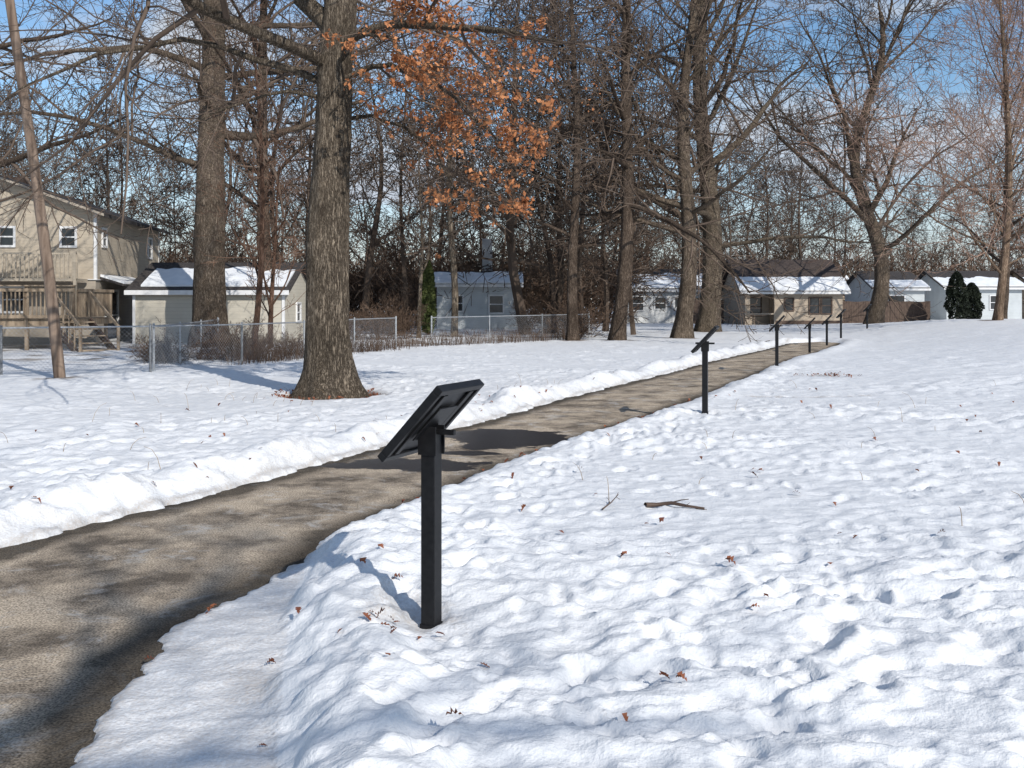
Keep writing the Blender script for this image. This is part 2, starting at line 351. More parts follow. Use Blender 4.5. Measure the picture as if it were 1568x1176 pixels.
for tx,ty,tr in TR:
    d=np.hypot(X-tx,Y-ty)+.25*perlin(X*2,Y*2,64); soil_shade=np.maximum(soil_shade,.8*(1-ss((d-tr)/.35)))
wx_=np.interp(Y,[20,33,39,46,60,110],[-8,-4.4,2,6,6,8])
lit=ss((wx_-X)/1.2)*ss((Y-24)/3)*(1-ss((Y-160)/60)); lit*=ss((perlin(X*.7,Y*.7,65)+.5*perlin(X*2.3,Y*2.3,66)+.02)/.35)
soil_shade=np.maximum(soil_shade,lit*.8)
xr=XR(Y);xl=XL(Y); eg=np.maximum(1-np.abs(X-xr-.03)/.07,1-np.abs(X-xl+.03)/.07); soil_shade=np.maximum(soil_shade,.5*np.clip(eg,0,1)*(Y<39))
eg2=np.clip(1-(X-xr)/.5,0,1)*(X>xr)+np.clip(1-(xl-X)/.5,0,1)*(X<xl); soil_shade=np.maximum(soil_shade,.22*eg2*np.clip(perlin(X*3,Y*3,68)*2+.3,0,1)*(Y<38))
shf=((X>xr)&(X<np.interp(Y,BKY,BKX)+.05)&(Y<6.3)); soil_shade=np.maximum(soil_shade,shf*(.16+.4*np.clip(perlin(X*3,Y*3,67),0,1)))  # icy shelf: even grey is shade painted in, noisy patches are dirt
nx,ny=len(gx),len(gy); I=np.arange(nx*ny).reshape(ny,nx)
Q=np.stack([I[:-1,:-1],I[:-1,1:],I[1:,1:],I[1:,:-1]],-1).reshape(-1,4)
m,nt,b=mat('snow_ground'); L=nt.links.new
at=N(nt,'ShaderNodeAttribute'); at.attribute_name='soil_shade'
tc=N(nt,'ShaderNodeTexCoord'); n1=N(nt,'ShaderNodeTexNoise'); n1.inputs['Scale'].default_value=60; n1.inputs['Detail'].default_value=3; L(tc.outputs['Object'],n1.inputs['Vector'])
n2=N(nt,'ShaderNodeTexNoise'); n2.inputs['Scale'].default_value=9; n2.inputs['Detail'].default_value=4; n2.inputs['Roughness'].default_value=.65; L(tc.outputs['Object'],n2.inputs['Vector'])
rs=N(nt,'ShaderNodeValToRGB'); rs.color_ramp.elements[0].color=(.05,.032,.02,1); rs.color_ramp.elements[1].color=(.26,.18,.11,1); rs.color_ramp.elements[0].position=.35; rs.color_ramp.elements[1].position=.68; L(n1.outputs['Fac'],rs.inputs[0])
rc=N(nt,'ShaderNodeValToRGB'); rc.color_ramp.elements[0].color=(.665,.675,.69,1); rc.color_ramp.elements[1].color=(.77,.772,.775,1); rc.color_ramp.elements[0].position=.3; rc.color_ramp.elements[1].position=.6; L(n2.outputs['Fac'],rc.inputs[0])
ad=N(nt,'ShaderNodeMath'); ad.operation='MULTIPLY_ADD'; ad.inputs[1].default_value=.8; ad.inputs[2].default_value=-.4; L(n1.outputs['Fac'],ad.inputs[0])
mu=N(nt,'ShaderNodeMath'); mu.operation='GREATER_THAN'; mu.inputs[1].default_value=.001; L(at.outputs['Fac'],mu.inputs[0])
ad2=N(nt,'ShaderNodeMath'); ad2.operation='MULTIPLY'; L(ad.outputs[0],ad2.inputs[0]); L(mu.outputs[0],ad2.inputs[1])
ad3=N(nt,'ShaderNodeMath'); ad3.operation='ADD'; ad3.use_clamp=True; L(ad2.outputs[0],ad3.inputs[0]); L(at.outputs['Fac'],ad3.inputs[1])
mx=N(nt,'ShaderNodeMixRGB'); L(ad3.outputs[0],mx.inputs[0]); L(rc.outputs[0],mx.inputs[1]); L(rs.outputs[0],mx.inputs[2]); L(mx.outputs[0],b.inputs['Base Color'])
hm=N(nt,'ShaderNodeMath'); hm.operation='MULTIPLY_ADD'; hm.inputs[1].default_value=.22; L(n1.outputs['Fac'],hm.inputs[0]); L(n2.outputs['Fac'],hm.inputs[2])
bp=N(nt,'ShaderNodeBump'); bp.inputs['Strength'].default_value=.6; bp.inputs['Distance'].default_value=.03; L(hm.outputs[0],bp.inputs['Height']); L(bp.outputs[0],b.inputs['Normal'])
b.inputs['Roughness'].default_value=.6; b.inputs['Specular IOR Level'].default_value=.25
build('snowy_ground',np.stack([X,Y,Z],-1).reshape(-1,3),Q,[m],smooth=True,attrs={'soil_shade':soil_shade})
def gz(x,y):
    i=int(np.clip(np.searchsorted(gx,x)-1,0,nx-2)); j=int(np.clip(np.searchsorted(gy,y)-1,0,ny-2))
    u=(x-gx[i])/(gx[i+1]-gx[i]); v=(y-gy[j])/(gy[j+1]-gy[j])
    return float((Z[j,i]*(1-u)+Z[j,i+1]*u)*(1-v)+(Z[j+1,i]*(1-u)+Z[j+1,i+1]*u)*v)
# ---------------------------------------------------------------- path
py=np.concatenate([np.arange(-60,2,1.),np.arange(2,20,.1),np.arange(20,44,.4)]); u=np.linspace(0,1,25)
PX=(XL(py)-.35)[:,None]*(1-u)+(XR(py)+.35)[:,None]*u; PY=np.repeat(py[:,None],25,1)
PZ=base(PX,PY)+.004*perlin(PX*2,PY*2,70)
ed=np.minimum(PX-XL(py)[:,None],XR(py)[:,None]-PX)
I=np.arange(PX.size).reshape(PX.shape); Q=np.stack([I[:-1,:-1],I[:-1,1:],I[1:,1:],I[1:,:-1]],-1).reshape(-1,4)
m,nt,b=mat('old_asphalt'); L=nt.links.new
tc=N(nt,'ShaderNodeTexCoord'); at=N(nt,'ShaderNodeAttribute'); at.attribute_name='edge'
g=N(nt,'ShaderNodeTexNoise'); g.inputs['Scale'].default_value=90; g.inputs['Detail'].default_value=3; L(tc.outputs['Object'],g.inputs['Vector'])
l=N(nt,'ShaderNodeTexNoise'); l.inputs['Scale'].default_value=1.6; l.inputs['Detail'].default_value=7; l.inputs['Roughness'].default_value=.68; L(tc.outputs['Object'],l.inputs['Vector'])
r1=N(nt,'ShaderNodeValToRGB'); r1.color_ramp.elements[0].position=.38; r1.color_ramp.elements[1].position=.58; r1.color_ramp.elements[0].color=(.13,.105,.08,1); r1.color_ramp.elements[1].color=(.46,.375,.28,1); L(l.outputs[0],r1.inputs[0])
r2=N(nt,'ShaderNodeMapRange'); r2.inputs['From Min'].default_value=.32; r2.inputs['From Max'].default_value=.68; r2.inputs['To Min'].default_value=.35; r2.inputs['To Max'].default_value=1.65; L(g.outputs[0],r2.inputs[0])
mm=N(nt,'ShaderNodeVectorMath'); mm.operation='SCALE'; L(r1.outputs[0],mm.inputs[0]); L(r2.outputs[0],mm.inputs['Scale'])
s3=N(nt,'ShaderNodeTexNoise'); s3.inputs['Scale'].default_value=2.2; s3.inputs['Detail'].default_value=9; s3.inputs['Roughness'].default_value=.8; s3.inputs['Distortion'].default_value=.6
mp=N(nt,'ShaderNodeMapping'); mp.inputs['Location'].default_value=(5,2,0); L(tc.outputs['Object'],mp.inputs[0]); L(mp.outputs[0],s3.inputs['Vector'])
r3=N(nt,'ShaderNodeMapRange'); r3.inputs['From Min'].default_value=.54; r3.inputs['From Max'].default_value=.68; r3.inputs['To Max'].default_value=.85; L(s3.outputs[0],r3.inputs[0])
mx=N(nt,'ShaderNodeMixRGB'); mx.inputs[2].default_value=(.54,.52,.49,1); L(r3.outputs[0],mx.inputs[0]); L(mm.outputs[0],mx.inputs[1])
e1=N(nt,'ShaderNodeMath'); e1.operation='MULTIPLY_ADD'; e1.inputs[1].default_value=-.95; L(l.outputs[0],e1.inputs[0]); L(at.outputs['Fac'],e1.inputs[2])
r4=N(nt,'ShaderNodeMapRange'); r4.inputs['From Min'].default_value=-.38; r4.inputs['From Max'].default_value=-.18; r4.inputs['To Min'].default_value=.22; r4.inputs['To Max'].default_value=1; L(e1.outputs[0],r4.inputs[0])
m4=N(nt,'ShaderNodeVectorMath'); m4.operation='SCALE'; L(mx.outputs[0],m4.inputs[0]); L(r4.outputs[0],m4.inputs['Scale'])
sep=N(nt,'ShaderNodeSeparateXYZ'); L(tc.outputs['Object'],sep.inputs[0])
def pud(cx,cy,rx_,ry_):
    o=[]
    for ax,c,rr in (('X',cx,rx_),('Y',cy,ry_)):
        a=N(nt,'ShaderNodeMath'); a.operation='MULTIPLY_ADD'; a.inputs[1].default_value=1/rr; a.inputs[2].default_value=-c/rr; L(sep.outputs[ax],a.inputs[0])
        p=N(nt,'ShaderNodeMath'); p.operation='MULTIPLY'; L(a.outputs[0],p.inputs[0]); L(a.outputs[0],p.inputs[1]); o.append(p)
    s=N(nt,'ShaderNodeMath'); s.operation='ADD'; L(o[0].outputs[0],s.inputs[0]); L(o[1].outputs[0],s.inputs[1])
    q=N(nt,'ShaderNodeMath'); q.operation='MULTIPLY_ADD'; q.inputs[1].default_value=4.2; L(l.outputs[0],q.inputs[0]); L(s.outputs[0],q.inputs[2])
    t=N(nt,'ShaderNodeMapRange'); t.inputs['From Min'].default_value=3.2; t.inputs['From Max'].default_value=3.05; L(q.outputs[0],t.inputs[0]); return t
pp=[pud(-.05,11.9,.80,.8),pud(-1.0,9.95,.85,.36),pud(-.45,10.7,.34,.14)]
mxx=N(nt,'ShaderNodeMath'); mxx.operation='MAXIMUM'; L(pp[0].outputs[0],mxx.inputs[0]); L(pp[1].outputs[0],mxx.inputs[1])
mxy=N(nt,'ShaderNodeMath'); mxy.operation='MAXIMUM'; L(mxx.outputs[0],mxy.inputs[0]); L(pp[2].outputs[0],mxy.inputs[1])
mp2=N(nt,'ShaderNodeMixRGB'); mp2.inputs[2].default_value=(.022,.018,.016,1); L(mxy.outputs[0],mp2.inputs[0]); L(m4.outputs[0],mp2.inputs[1]); L(mp2.outputs[0],b.inputs['Base Color'])
rr=N(nt,'ShaderNodeMapRange'); rr.inputs['To Min'].default_value=.85; rr.inputs['To Max'].default_value=.4; L(mxy.outputs[0],rr.inputs[0]); L(rr.outputs[0],b.inputs['Roughness'])
bs=N(nt,'ShaderNodeMapRange'); bs.inputs['To Min'].default_value=.8; bs.inputs['To Max'].default_value=.5; L(mxy.outputs[0],bs.inputs[0])
bp=N(nt,'ShaderNodeBump'); bp.inputs['Distance'].default_value=.01; L(bs.outputs[0],bp.inputs['Strength']); L(g.outputs[0],bp.inputs['Height']); L(bp.outputs[0],b.inputs['Normal'])
b.inputs['Specular IOR Level'].default_value=.15
build('asphalt_path',np.stack([PX,PY,PZ],-1).reshape(-1,3),Q,[m],smooth=True,attrs={'edge':ed})

# ---------------------------------------------------------------- signs
def sign(x,y,th):
    e=empty('interpretive_sign',(x,y,gz(x,y)-.03)); th=math.radians(th)
    a=np.array([math.cos(th),math.sin(th),0]); pr=np.array([-math.sin(th),math.cos(th),0]); tl=math.radians(47)
    s=pr*math.cos(tl)-np.array([0,0,math.sin(tl)]); n=np.cross(a,s); n*= 1 if n[2]>0 else -1
    c=np.array([0,0,1.045])
    def lb(u0,u1,v0,v1,w0,w1):
        return np.array([c+a*uu+s*vv+n*ww for uu,vv,ww in boxv(u0,u1,v0,v1,w0,w1)])
    def pb(x0,x1,y0,y1,z0,z1):
        return np.array([a*q[0]+pr*q[1]+np.array([0,0,q[2]]) for q in boxv(x0,x1,y0,y1,z0,z1)])
    part(e,'post',[pb(-.038,.038,-.038,.038,-.3,.985)],M_black,.004)
    part(e,'post_sleeve',[pb(-.043,.043,-.043,.043,-.25,.045)],M_black,.003)
    part(e,'bracket',[pb(-.012,.012,-.13,.13,.97,.995),lb(-.09,.09,-.11,.11,-.034,-.026),pb(-.047,-.039,-.05,.05,.87,1.01),pb(.039,.047,-.05,.05,.87,1.01),lb(-.15,-.11,-.2,.2,-.028,-.016),lb(.11,.15,-.2,.2,-.028,-.016)],M_black,.002)
    W,H=.22,.24
    part(e,'panel_frame',[lb(-W,W,-H,-H+.035,-.028,.014),lb(-W,W,H-.035,H,-.028,.014),lb(-W,-W+.03,-H+.035,H-.035,-.028,.014),lb(W-.03,W,-H+.035,H-.035,-.028,.014)],M_black,.004)
    part(e,'panel_back',[lb(-W+.03,W-.03,-H+.035,H-.035,-.014,.004)],M_grime)
    part(e,'printed_panel',[lb(-W+.04,W-.04,-H+.045,H-.045,.005,.009)],M_graphic)
for x,y,t in [(-.395,4.80,65),(2.66,13.5,73),(6.11,22.6,73),(9.6,31.6,70),(11.7,36.4,66),(13.6,40.5,62),(17.4,48,60)]: sign(x,y,t)

# ---------------------------------------------------------------- trees
def tree(name,x,y,m,tw=None,**k):
    zz=gz(x,y)
    V,Q,MI=tree_geo(loc=(x,y),**k)
    return build(name,V,Q,[m,M_leaf,tw or M_twig],MI,True,loc=(x,y,zz-.02))
EA=[([(.03,0,5.2),(.8,-.2,5.65),(1.6,-.4,5.4),(2.4,-.6,4.7),(2.9,-.6,4.1)],.055),
    ([(.03,0,4.6),(.6,.3,4.95),(1.3,.5,4.7),(1.9,.7,4.0),(2.3,.8,3.4)],.042),
    ([(.1,0,6.0),(1.0,.6,6.6),(2.1,1.,6.4),(3.0,1.2,5.6)],.055),
    ([(.05,0,5.5),(.5,-.8,6.0),(1.1,-1.4,5.8),(1.7,-1.8,5.1)],.045),
    ([(-.0,0,5.3),(-1.2,.2,5.9),(-3,.3,6.2),(-4.8,.2,5.6),(-5.8,.1,4.9)],.07),
    ([(-.0,0,5.1),(-.8,-.3,5.2),(-1.8,-.5,4.8),(-2.8,-.6,4.1)],.035),
    ([(.1,0,6.2),(-.5,.1,6.9),(-1.0,.1,8.0),(-1.5,.2,9.5)],.18)]
tree('bare_oak_tree',-3.07,16.5,M_bark,seed=11,h=15,r=.37,trunk=[(0,0,0),(-.04,0,1.2),(-.04,0,2.6),(.03,0,4),(.10,0,5.6),(.35,.1,9),(.4,.3,15)],lv=(18,8,7,4,3),tmin=.42,a=(75,35),lmul=.5,wob=.13,up=.03,sides=32,npt=70,flare=.8,rmul=.36,sag=.05,rtop=.4,rmin=.0035,extra=EA,sds=(7,5,3,2,2),
     leaf=(.085,.0,5,lambda W:(W[:,0]>-2.8)&(W[:,0]<.6)&(W[:,2]<6.9)))
tree('bare_oak_tree',-10.5,34,M_barkC,seed=12,h=20,r=.56,lv=(20,9,7,5),tmin=.36,a=(80,30),lmul=.52,sides=20,npt=50,flare=.4,rmul=.38,wob=.14,sag=.04,rtop=.35,rmin=.008)
tree('bare_oak_tree',-9.5,38,M_barkB,seed=13,h=18,r=.3,lv=(16,8,6,3),tmin=.3,a=(65,25),lmul=.5,sides=12,rmin=.009)
tree('bare_maple_tree',-6.9,26,M_barkR,M_twigR,seed=14,h=9.0,r=.09,lv=(15,6,4,3),tmin=.25,a=(42,20),lmul=.34,sides=10,rmin=.005,up=.06,flare=.3)
tree('bare_maple_tree',-7.9,32,M_barkR,M_twigR,seed=15,h=6,r=.09,lv=(13,6,4,3),tmin=.12,a=(45,20),lmul=.45,sides=8,rmin=.006,up=.06,flare=.3,lean=(.05,0))
tree('bare_poplar_tree',-2.6,44,M_barkL,seed=17,h=11,r=.16,lv=(14,6,5,3),tmin=.5,a=(60,30),lmul=.3,sides=10,rmin=.009,lean=(-.03,0),flare=.2,rtop=.5)
tree('bare_birch_tree',-4.0,42,M_barkL,seed=18,h=8,r=.10,lv=(12,6,5,3),tmin=.35,a=(45,25),lmul=.4,sides=8,rmin=.008,curv=.05,flare=.2)
tree('bare_ash_tree',2.42,38.7,M_barkB,seed=19,h=15,r=.22,lv=(18,8,6,4),tmin=.28,a=(80,35),lmul=.45,sides=14,rmin=.009,sag=.05,flare=.5)
tree('bare_oak_tree',4.15,38.7,M_barkB,seed=20,h=20,r=.28,lv=(24,8,6,4),tmin=.28,a=(80,35),lmul=.36,sides=14,rmin=.009,sag=.04,lean=(.012,0),flare=.5,rtop=.35,
     leaf=(.11,.30,2,lambda W:(W[:,2]>8)&(W[:,0]<4)))
tree('bare_oak_tree',7.1,41,M_barkC,seed=21,h=18,r=.36,lv=(20,8,6,4),tmin=.28,a=(75,25),lmul=.45,sides=16,rmin=.010,flare=.5,lean=(.03,0))
tree('bare_oak_tree',10.0,50,M_bark,seed=22,h=24,r=.54,lv=(26,9,7,4),tmin=.22,a=(80,25),lmul=.5,sides=18,rmin=.013,flare=.4,rmul=.42,wob=.12,lean=(-.02,0))
tree('bare_oak_tree',21.,57,M_barkC,seed=29,h=18,r=.46,lv=(18,9,8,5),tmin=.25,a=(66,28),lmul=.68,sides=18,rmin=.014,flare=.35,rmul=.55,wob=.13,curv=.03)
tree('bare_maple_tree',22.3,45,M_barkT,M_twigT,seed=24,h=16,r=.19,lv=(30,10,7,6),tmin=.16,a=(72,25),lmul=.62,sides=14,rmin=.009,up=.08,flare=.4,rmul=.36,tup=.08)
tree('bare_oak_tree',2.5,-8.0,M_bark,seed=25,h=15,r=.38,lv=(18,7,5,3),tmin=.3,a=(72,30),lmul=.40,sides=14,rmin=.012,rmul=.6)
tree('bare_oak_tree',33,66,M_barkB,M_twigR,seed=26,h=16,r=.28,lv=(18,9,7,4),tmin=.25,a=(70,28),lmul=.5,sides=10,rmin=.014)
tree('bare_oak_tree',-16,28,M_barkB,seed=27,h=17,r=.3,lv=(18,8,7,4),tmin=.34,a=(80,28),lmul=.6,sides=10,rmin=.008,rmul=.5)

# distant tree mass: ONE mesh
protos=[]
for i in range(8):
    V,Q,MI=tree_geo(seed=40+i,h=15,r=.11+.016*i,lv=(15,7,6,4),tmin=.14+.02*i,a=(65,25),lmul=.38+.02*i,wob=.16,sides=5,rmin=.019,npt=10,flare=.3,curv=.035,rtop=.12,sds=(3,2,2,2),npts=(6,4,3,2))
    protos.append((V,Q))
def shrub_geo(seed,h,stems=16,spread=.5,lv=(6,5,4),rmin=.006):
    rng=np.random.RandomState(seed); P=np.zeros((stems,6,3)); P[:,0,:2]=rng.randn(stems,2)*.25
    d=np.concatenate([rng.randn(stems,2)*spread,np.ones((stems,1))],1); d/=np.linalg.norm(d,axis=1,keepdims=True)
    ln=h*(.6+.5*rng.rand(stems))
    for k in range(1,6):
        d=d+rng.randn(stems,3)*.1; d/=np.linalg.norm(d,axis=1,keepdims=True); P[:,k]=P[:,k-1]+d*(ln/5)[:,None]
    R=np.repeat(np.linspace(.02,.008,6)[None],stems,0)*h/2.5; parts=[]
    v,q=tubes(P,R,3); parts.append((v,q,0)); cp,cr=P,R
    for k,n_ in zip(lv,(4,3,2)):
        cp,cr=branch(rng,cp,cr,k,n_,.55,45,30,.15,.15,.04,.6,.4,rmin); v,q=tubes(cp,cr,2); parts.append((v,q,0))
    return cat(parts)
sprotos=[shrub_geo(60+i,3.0,14,.5,(6,5,4),.011)[:2] for i in range(5)]
rng=np.random.RandomState(5)
def scatter(acc,protos,pts,smin,smax):
    for i,(x,y) in enumerate(pts):
        if y<58 and -5.6*y/58<x+.3<1.0: continue       # keep the bungalow's frontage clear
        V,Q=protos[rng.randint(len(protos))]; s=smin+(smax-smin)*rng.rand(); w=s*(.85+.3*rng.rand()); a=rng.rand()*6.28
        c,s_=math.cos(a),math.sin(a)
        acc.append((np.stack([(V[:,0]*c-V[:,1]*s_)*w+x,(V[:,0]*s_+V[:,1]*c)*w+y,V[:,2]*s-.05],-1),Q,0))
pts=[]
def band(n,p0,p1,d0,d1):
    for i in range(n):
        d=d0+(d1-d0)*rng.rand(); a=p0+(p1-p0)*(i+rng.rand())/n; pts.append(((a-784)/1500*d,d))
band(16,-250,900,48,62); band(24,-400,950,66,90); band(32,800,2000,95,140); band(14,-700,800,95,125); band(5,790,1000,44,56); band(6,900,1250,76,88)
acc=[]; scatter(acc,protos,pts,.7,1.15); V,Q,_m=cat(acc); build('distant_trees',V,Q,[M_dist]); nq=len(Q)
acc=[]; pts=[]
for _ in range(20):
    d=38+rng.rand()*10; a=(490+150*rng.rand()) if rng.rand()<.6 else (810+90*rng.rand()); pts.append(((a-784)/1500*d,d+1))
scatter(acc,sprotos,pts,.3,.7); pts=[]
for i in range(34):
    d=62+rng.rand()*10; a=60+880*(i+rng.rand())/34; pts.append(((a-784)/1500*d,d))
scatter(acc,sprotos,pts,1.0,2.2); pts=[]
for i in range(60):
    d=88+rng.rand()*20; a=-100+1900*(i+rng.rand())/60; pts.append(((a-784)/1500*d,d))
scatter(acc,sprotos,pts,1.6,2.9); pts=[]
for _ in range(20):
    t=rng.rand(); pts.append((-10+5.6*t+rng.randn()*.4,23.5+8*t+rng.randn()*.5))
scatter(acc,sprotos,pts,.18,.40)
V,Q,_m=cat(acc); build('undergrowth',V,Q,[M_shrub])

# evergreens
def evergreen(name,x,y,h,w,m,seed):
    rng=np.random.RandomState(seed); n=5200; t=rng.rand(n)**.8; a=rng.rand(n)*6.28
    prof=np.sin(np.clip(t*.93+.07,0,1)*np.pi)**.45*(1-.35*t)
    r=w*prof*(.55+.5*rng.rand(n)**.4)*(1+.5*perlin(a*1.5,t*6,seed))
    C=np.stack([r*np.cos(a),r*np.sin(a),.1+t*h],-1); v,q=leaves_geo(rng,C,.16)
    P=np.array([[[0,0,-.1],[0,0,h*.5],[0,0,h*.9]]]); tv,tq=tubes(P,np.array([[.08,.05,.02]]),6)
    V,Q,MI=cat([(v,q,0),(tv,tq,1)]); return build(name,V,Q,[m,M_barkB],MI,loc=(x,y,gz(x,y)))
evergreen('arborvitae_tree',-3.85,45,3.3,.38,M_ever,1)
evergreen('evergreen_bush',28.6,63,3.2,.75,M_everD,2)
evergreen('evergreen_bush',29.8,63.5,2.5,.7,M_everD,3)

# ---------------------------------------------------------------- buildings
def win(e,items,face,pos,fm,nm='window'):
    fr=[];gl=[]
    for c,z0,w,h in items:
        def B(u0,u1,d0,d1,za,zb,l):
            if face=='y': l.append((u0,u1,pos-d1,pos-d0,za,zb))
            else: l.append((pos+d0,pos+d1,u0,u1,za,zb))
        t=.08; B(c-w/2,c-w/2+t,0.002,.06,z0,z0+h,fr);B(c+w/2-t,c+w/2,0.002,.06,z0,z0+h,fr)
        B(c-w/2+t,c+w/2-t,0.002,.06,z0,z0+t,fr);B(c-w/2+t,c+w/2-t,0.002,.06,z0+h-t,z0+h,fr)
        B(c-w/2+t,c+w/2-t,.012,.045,z0+h/2-.025,z0+h/2+.025,fr); B(c-w/2+t,c+w/2-t,.001,.01,z0+t,z0+h-t,gl)
    part(e,nm+'_frames',fr,fm); part(e,nm+'_glass',gl,M_glass)
def gable_y(e,x0,x1,y0,y1,ze,zr,wm,rm,ov=.35,snowm=None):
    c=(x0+x1)/2
    poly(e,'gable_walls',[(x0,y0,ze),(x1,y0,ze),(c,y0,zr),(x0,y1,ze),(x1,y1,ze),(c,y1,zr)],[(0,1,2),(3,5,4)],wm)
    k=(zr-ze)/(c-x0); t=.14
    for s,nm in ((-1,'roof_left'),(1,'roof_right')):
        xe=c+s*((c-x0)+ov); zz=ze-k*ov
        v=[(c,y0-ov,zr),(xe,y0-ov,zz),(xe,y1+ov,zz),(c,y1+ov,zr)]
        V=[(a,b_,z_+.01) for a,b_,z_ in v]+[(a,b_,z_+t) for a,b_,z_ in v]
        poly(e,nm,V,[(0,1,2,3),(7,6,5,4),(0,4,5,1),(1,5,6,2),(2,6,7,3)],rm)
        poly(e,'fascia',[(c,y0-ov-.01,zr+.03),(xe,y0-ov-.01,zz+.03),(xe,y0-ov-.01,zz+t-.02),(c,y0-ov-.01,zr+t-.02)],[(0,1,2,3)],M_tanD)
def gable_x(e,x0,x1,y0,y1,ze,zr,wm,rm,ov=.35,snow=None,yr=None):
    c=(y0+y1)/2 if yr is None else yr
    poly(e,'gable_walls',[(x0,y0,ze),(x0,y1,ze),(x0,c,zr),(x1,y0,ze),(x1,y1,ze),(x1,c,zr)],[(0,2,1),(3,4,5)],wm)
    t=.13
    for s,ye,nm in ((-1,y0,'roof_front'),(1,y1,'roof_back')):
        k=(zr-ze)/abs(c-ye); yy=ye+s*ov; zz=ze-k*ov
        v=[(x0-ov,c,zr),(x0-ov,yy,zz),(x1+ov,yy,zz),(x1+ov,c,zr)]
        V=[(a,b_,z_+.01) for a,b_,z_ in v]+[(a,b_,z_+t) for a,b_,z_ in v]
        poly(e,nm,V,[(0,1,2,3),(7,6,5,4),(0,4,5,1),(1,5,6,2),(2,6,7,3)],rm)
        if s<0: part(e,'fascia',[(x0-ov,x1+ov,yy-.02,yy-.003,zz-.04,zz+t)],M_trim)
        if snow and s<0:
            nxn=60; f0,f1,xa,xb=snow; V=[];F=[]
            xs=np.linspace(x0-ov+xa*(x1-x0+2*ov),x0-ov+xb*(x1-x0+2*ov),nxn)
            for i,xv in enumerate(xs):
                tf=f1+.16*float(perlin(xv*.9,3.3,8))+.07*float(perlin(xv*3,1.3,9)); tf=min(tf,1.0)
                if f1<.5: tf=f1+.02*float(perlin(xv*2,3.3,8))
                for f,dz in ((f0,.005),(f0,.07),((f0+tf)/2,.09),(tf,.05),(tf,.005)):
                    V.append((xv,yy+(c-yy)*f,zz+(zr-zz)*f+t+dz))
            for i in range(nxn-1):
                for j in range(4): a=i*5+j; F.append((a,a+5,a+6,a+1))
            F.append((0,1,2,3,4)); F.append(tuple(reversed(range((nxn-1)*5,nxn*5))))
            poly(e,'roof_snow',V,F,M_snowroof)
e=empty('two_storey_house',(-15.3,36,0),math.radians(6))
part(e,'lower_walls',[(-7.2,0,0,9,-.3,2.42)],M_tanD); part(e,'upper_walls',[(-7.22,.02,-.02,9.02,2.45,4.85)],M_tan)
part(e,'belt_trim',[(-7.26,.06,-.06,9.06,2.421,2.449)],M_trim)
part(e,'corner_trim',[(-.06,.045,-.045,.06,2.45,4.85),(-.06,.045,8.96,9.045,-.3,4.85)],M_trim)
gable_y(e,-7.22,.02,-.02,9.02,4.85,6.15,M_tan,M_roof,.4)
win(e,[(-.95,3.6,.62,.78),(-3.1,3.6,.62,.78),(-5.6,3.6,.62,.78)],'y',-.02,M_trim)
win(e,[(.9,3.65,.6,.75),(7.4,3.5,.7,.95)],'x',.02,M_trim,'side_window')
win(e,[(1.9,.1,1.7,2.0),(5.6,.9,.8,1.0)],'x',0,M_trim,'patio_door')
win(e,[(-2.9,1.2,.9,1.0)],'y',0,M_trim,'lower_window')
part(e,'pent_roof',[np.array([[.03,.4,2.45],[.9,.4,2.2],[.9,4.6,2.2],[.03,4.6,2.45],[.03,.4,2.55],[.9,.4,2.28],[.9,4.6,2.28],[.03,4.6,2.55]])],M_roof)
part(e,'pent_roof_snow',[np.array([[.03,.45,2.555],[.88,.45,2.288],[.88,4.5,2.288],[.03,4.5,2.555],[.03,.45,2.64],[.88,.45,2.36],[.88,4.5,2.36],[.03,4.5,2.64]])],M_snowroof)
part(e,'chimney',[(-5.4,-4.8,6,6.6,5.2,6.9)],M_brown)
e=empty('wooden_deck',(-14.0,31.4,0),math.radians(4))
bx=[]
for i in range(24): bx.append((-6+i*.25,-6+i*.25+.235,0,3.6,1.04,1.08))
part(e,'deck_boards',bx,M_wood)
part(e,'joists',[(-6,0,0.0,.05,.86,1.035),(-6,0,3.5,3.55,.86,1.035),(-.05,0.0,.06,3.5,.86,1.035)],M_wood)
po=[(x-.05,x+.05,-.06,.04,-.3,2.12) for x in (-5.9,-4.4,-2.95,-1.5,-.05)]+[(x-.05,x+.05,3.4,3.49,-.3,.86) for x in (-5.9,-2.9,-.2)]
part(e,'posts',po,M_wood)
ba=[(-6+i*.13,-6+i*.13+.04,-.10,-.061,1.12,2.0) for i in range(46)]+[(0.0,.04,.1+i*.13,.14+i*.13,1.12,2.0) for i in range(26)]
part(e,'balusters',ba,M_wood); part(e,'rails',[(-6,.05,-.14,.0,2.121,2.16),(-6,0,-.13,-.101,1.95,2.05),(-6,0,-.13,-.101,1.1,1.2),(.041,.07,.1,3.5,1.95,2.05)],M_wood)
part(e,'stair_stringers',[beam((-.6,-.25,1.0),(.75,-1.6,-.1),.06,.24),beam((.3,.45,1.0),(1.65,-.9,-.1),.06,.24)],M_brown)
tr=[]
for i in range(5):
    f=(i+.6)/5.2; cx_,cy_=-.6+1.35*f,-.25-1.35*f; z_=1.0-1.1*f+.1
    tr.append(beam((cx_,cy_,z_),(cx_+.9,cy_+.7,z_),.28,.04))
part(e,'stair_treads',tr,M_wood)
